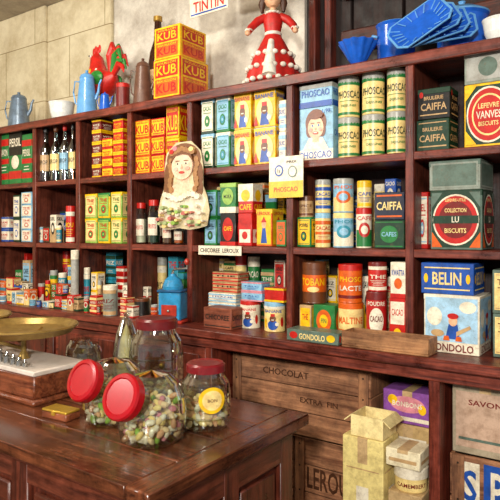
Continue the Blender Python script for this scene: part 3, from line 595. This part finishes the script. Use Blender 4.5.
def star():
    # fanned stack of ribbed, square-cornered enamel trays leaning on one another
    X,d=pos(427,2.24);mb=MB()
    for k in range(4):
        T=Matrix.Translation((.045-.03*k,-.028*k,.0))@Matrix.Rotation(-.10-.16*k,4,'Y')@Matrix.Rotation(math.radians(60),4,'X')
        W,Hh,q=.12,.072,.03
        def ring(s,z):
            a,b=W*s,Hh*s
            return [(x,y,z) for x,y in((-a+q*s,-b),(a-q*s,-b),(a,-b+q*s),(a,b-q*s),(a-q*s,b),(-a+q*s,b),(-a,b-q*s),(-a,-b+q*s))]
        n=8;vs=ring(1,.016)+ring(1,.02)+ring(.93,.02)+ring(.62,.004)+ring(.62,0)
        for i in range(4):
            mb.add(vs[i*n:(i+2)*n],[(j,(j+1)%n,n+(j+1)%n,n+j) for j in range(n)],lblue if i<2 else blue,False,T)
        mb.add(vs[3*n:4*n],[list(range(n))],blue,False,T);mb.add(vs[4*n:]+vs[:n],[list(range(n))[::-1]]+[(n+j,n+(j+1)%n,(j+1)%n,j) for j in range(n)],blue,False,T)
        for j in range(18):
            an=2*math.pi*j/18;c,s=math.cos(an),math.sin(an);m_=1/max(abs(c),abs(s))
            a0=(W*.62*c*m_*.92,Hh*.62*s*m_*.92,.006);a1=(W*.92*c*m_*.94,Hh*.92*s*m_*.94,.021)
            mb.sweep([a0,a1],.0022,lblue,5,T)
    zmin=min(v.z for v in mb.v)
    for v in mb.v:v.z-=zmin
    mb.make('stacked_blue_trays',(X,2.30,R0+.0003),.35)
star()
bowl(462,52,17,blue,lblue,2.44,'enamel_stockpot',True,True)
bowl(502,38,20,white,blue,2.28,'enamel_basin')
# ---------------- counter
def counter():
    t=wood('counter_top_wood','341a10','80492e','x',.17,.8,.06);v=wood('counter_side','3a160d','743624','z',.35);h=wood('counter_side_h','3a160d','7a3c28','x',.35)
    hy=wood('counter_side_hy','3a160d','7a3c28','y',.35)
    x0,x1,y0,y1=-3.1,-.97,.957,1.69;mb=MB()
    n=4
    for k in range(n):
        a=y0+(y1-y0)*k/n;b=y0+(y1-y0)*(k+1)/n-.0015;mb.box(x0,x1-.08,a,b,.866,.9,t,.002)
    mb.box(x1-.079,x1,y0,y1,.864,.9,wood('counter_top_end','341a10','80492e','y',.17,.8,.06),.004)
    X1=x1-.04;Y0=y0+.04;Y1=y1-.04
    mb.box(x0,X1-.02,Y0+.02,Y1-.02,.06,.864,v)
    mb.box(x0,X1+.012,Y0-.012,Y1+.012,.84,.864,h,.005)
    for a,b in((Y0,Y0+.07),((Y0+Y1)/2-.035,(Y0+Y1)/2+.035),(Y1-.07,Y1)):mb.box(X1-.02,X1,a,b,.06,.84,v,.003)
    mb.box(X1-.02,X1-.001,Y0+.02,Y1-.02,.76,.84,hy,.003);mb.box(X1-.02,X1-.001,Y0+.02,Y1-.02,.06,.16,hy,.003)
    for a,b in((Y0+.09,(Y0+Y1)/2-.055),((Y0+Y1)/2+.055,Y1-.09)):mb.box(X1-.02,X1-.008,a,b,.18,.74,v,.008)
    p=[x0+i*(X1-x0)/4 for i in range(5)]
    mb.box(x0,X1,Y0,Y0+.02,.78,.84,h,.003);mb.box(x0,X1,Y0,Y0+.02,.06,.16,h,.003)
    for i,q in enumerate(p):
        a=max(x0,q-.04);b=min(X1,q+.04);mb.box(a,b,Y0-.001,Y0+.02,.06,.84,v,.003)
    for a,b in zip(p[:-1],p[1:]):
        mb.box(a+.06,b-.06,Y0+.004,Y0+.02,.6,.76,h,.006);mb.ball(((a+b)/2,Y0-.008,.68),.018,paint('b08a40',.3,.9));mb.box(a+.06,b-.06,Y0+.006,Y0+.02,.18,.56,v,.01)
    mb.box(x0,X1+.01,Y0-.01,Y1+.01,0,.07,h,.004)
    mb.make('shop_counter')
counter()
TZ=.9004
CG=glass('candy_glass','eaf0e8',.13)
def candies(mb,n,fn,cl,s=.011):
    for i in range(n):
        p=fn();R=Matrix.Rotation(random.uniform(0,3),4,'X')@Matrix.Rotation(random.uniform(0,3),4,'Z')
        c=random.choice(cl)
        mb.ball(p,(s*1.4,s*.8,s*.8),paint(C.get(c,c),.2,0,.1,26,.1),7,rot=R)
random.seed(11)
def slant(x,y,cl,rz=0,R=.097):
    mb=MB()
    M=Matrix.Diagonal((1,1.05,1,1))
    prof=[(1e-4,.003),(R*.78,.002),(R*.9,.012),(R*.99,.05),(R,.085),(R*.95,.125),(R*.78,.165),(R*.5,.19),(1e-4,.2)]
    mb.lathe(prof,CG,32,M)
    nrm=Vector((0,-.92,.39)).normalized();T=Matrix.Translation((0,0,.1))@Vector((0,0,1)).rotation_difference(nrm).to_matrix().to_4x4()
    mb.lathe([(.056,.08),(.054,.115)],CG,30,T)
    rd=paint('a80c18',.22,0,.1,26,.1)
    mb.lathe([(1e-4,.108),(.06,.108),(.064,.112),(.064,.135),(.06,.141),(.05,.143),(.047,.139),(1e-4,.139)],rd,36,T)
    def f():
        while 1:
            p=(random.uniform(-1,1)*R*.85,random.uniform(-1,1)*R*.85,random.uniform(.015,.125-.0))
            if (p[0]**2+p[1]**2)<(R*.82)**2 and random.random()>(p[2]-.05)*9:return p
    candies(mb,270,f,cl)
    mb.make('slanted_candy_jar',(x,y,TZ),rz)
slant(-1.215,1.215,['W','f4d8a8','S','CR','W','f0d0a0','PK','CR','LG'],.05);slant(-1.436,1.27,['W','CR','f0d0a0','W','LG','S'],.0)
def jarT(x,y,r,h,lid,cl,n,name,sticker=False,fillh=.5,rz=.7):
    mb=MB()
    mb.lathe([(1e-4,.004),(r*.85,.002),(r*.95,.012),(r,.04),(r,h*.55),(r*.93,h*.7),(r*.74,h*.8),(r*.7,h*.86)],CG,36)
    for zz in (h*.2,h*.35,h*.5):mb.lathe([(r*1.0,zz-.004),(r*1.015,zz),(r*1.0,zz+.004)],CG,36)
    if lid:mb.lathe([(r*.72,h*.86),(r*.78,h*.865),(r*.78,h*.97),(r*.7,h),(r*.6,h-.003),(1e-4,h-.003)],paint(lid,.3),36)
    def f():
        a=random.uniform(0,6.28);q=r*.82*math.sqrt(random.random());return (q*math.cos(a),q*math.sin(a),random.uniform(.015,h*fillh))
    if n:candies(mb,n,f,cl)
    if sticker:
        mb.draw([('e',.5,.5,.26,.2,'Y'),('e',.5,.5,.19,.15,'CR'),('t','BON',.5,.5,.18,.05,'BR')],lambda u,v,e:((r+.003+e)*math.sin((u-.5)*2.),-(r+.003+e)*math.cos((u-.5)*2.),v*h),10)
    mb.make(name,(x,y,TZ),rz)
jarT(-1.553,1.575,.1,.28,'6a1418',['W','T','S','CR'],40,'glass_storage_jar',fillh=.1)
jarT(-1.17,1.40,.077,.196,'7c161e',['CR','W','f0d0a0','S'],120,'glass_candy_jar',True,.4,.95)
jarT(-1.85,1.50,.06,.19,None,['W','CR'],50,'glass_storage_jar',fillh=.3)
jarT(-2.02,1.60,.06,.17,None,['W','T'],30,'glass_storage_jar',fillh=.2)
def dome():
    mb=MB();mb.lathe([(.058,0),(.056,.02),(.052,.12),(.04,.2),(.02,.255),(.008,.27),(.012,.28),(1e-4,.286)],glass('dome_glass','e2ece8',.28),32)
    mb.lathe([(1e-4,0),(.062,0),(.064,.006),(.06,.01),(1e-4,.01)],paint('5a3a24',.4),32)
    mb.lathe([(1e-4,.01),(.035,.01),(.04,.08),(.025,.17),(.01,.22),(1e-4,.24)],col('CR'),20)
    mb.make('glass_dome',(-1.725,1.585,TZ))
dome()
def scale():
    mb=MB();w=wood('scale_wood','5a2818','a05a38','x',.3);mar=plaster('marble','b8a898','d8ccc0','000000');br=paint('a88a4c',.32,.6)
    mb.box(-.46,.46,-.12,.12,0,.02,w,.006);mb.box(-.45,.45,-.11,.11,.02,.1,w,.005);mb.box(-.455,.455,-.115,.115,.1,.118,mar,.004)
    for sx in(-1,1):
        T=Matrix.Translation((sx*.225,.0,0))
        mb.lathe([(.024,.118),(.016,.135),(.01,.145),(.01,.19),(.022,.195),(.022,.205)],br,20,T)
        for a in range(4):
            c,s=math.cos(a*math.pi/2+.4),math.sin(a*math.pi/2+.4);mb.sweep([(sx*.225,0,.19),(sx*.225+.08*c,.08*s,.2),(sx*.225+.12*c,.12*s,.214)],.006,br,8)
        mb.lathe([(1e-4,.2),(.1,.203),(.175,.215),(.196,.236),(.202,.24),(.198,.246),(.19,.242),(.17,.222),(.1,.209),(1e-4,.206)],br,44,T)
    mb.sweep([(-.225,0,.155),(0,0,.16),(.225,0,.155)],.008,br);mb.lathe([(.018,.118),(.01,.135),(.008,.2),(1e-4,.205)],br,16)
    mb.make('balance_scale',(-2.225,1.32,TZ),0)
    ch=paint('c8c8c4',.18,.9)
    for i,(x,r,h) in enumerate(((-2.17,.021,.07),(-2.115,.018,.06),(-2.065,.017,.054),(-2.02,.015,.048),(-1.975,.013,.042),(-1.935,.012,.036),(-1.9,.011,.03),(-1.865,.009,.025))):
        mb=MB();mb.lathe([(1e-4,0),(r,0),(r,h*.6),(r*.5,h*.68),(r*.35,h*.78),(r*.6,h*.88),(r*.5,h),(1e-4,h)],ch,20);mb.make('scale_weight',(x,1.235,TZ+.1185))
scale()
def brassbox():
    mb=MB();w=wood('scale_wood','5a2c18','9a5a34','x',.3);mb.box(-.055,.055,-.03,.03,0,.022,w,.003);mb.box(-.055,.055,-.03,.03,.0225,.03,paint('d8b040',.3,.6),.002);mb.box(-.008,.008,-.034,-.03,.015,.026,paint('d8b040',.3,.6));mb.make('small_brass_box',(-1.6,1.19,TZ),.1)
    mb=MB();mb.lathe([(1e-4,0),(.025,0),(.025,.014),(.023,.016),(1e-4,.016)],paint('d0b878',.3,.5),24);mb.make('pastille_tin',(-1.29,1.62,TZ))
brassbox()
# ---------------- camera & lights
cam=bpy.data.cameras.new('camera');co=bpy.data.objects.new('camera',cam);SC.collection.objects.link(co)
co.location=(0,0,H);co.rotation_euler=(math.radians(90),0,math.asin(SA));cam.lens=F/500*36;cam.sensor_width=36;cam.shift_y=-.038;cam.clip_start=.01
SC.camera=co
def area(name,loc,tgt,size,power,c=(1,1,1)):
    l=bpy.data.lights.new(name,'AREA');l.energy=power;l.size=size;l.color=c;o=bpy.data.objects.new(name,l);o.location=loc
    o.rotation_euler=(Vector(tgt)-Vector(loc)).to_track_quat('-Z','Y').to_euler();SC.collection.objects.link(o)
area('key_light',(.3,-1.3,2.3),(-1.8,2.2,1.4),.3,140,(1,.95,.86))  # flash-like key above and behind the camera; no window there
area('overhead_fill',(-2.2,.9,3.0),(-2.3,2.2,1.3),.5,26,(1,.9,.75))  # added warm light from overhead, no ceiling fixture there
area('side_fill',(-3.2,-.8,2.4),(-3.0,2.2,1.8),.5,55,(1,.94,.85))  # added fill for the far left shelves, not a shop lamp
w=bpy.data.worlds.new('world');SC.world=w;w.use_nodes=True;w.node_tree.nodes['Background'].inputs[0].default_value=(.98,.96,.95,1);w.node_tree.nodes['Background'].inputs[1].default_value=.4
SC.view_settings.view_transform='Standard';SC.view_settings.look='None'
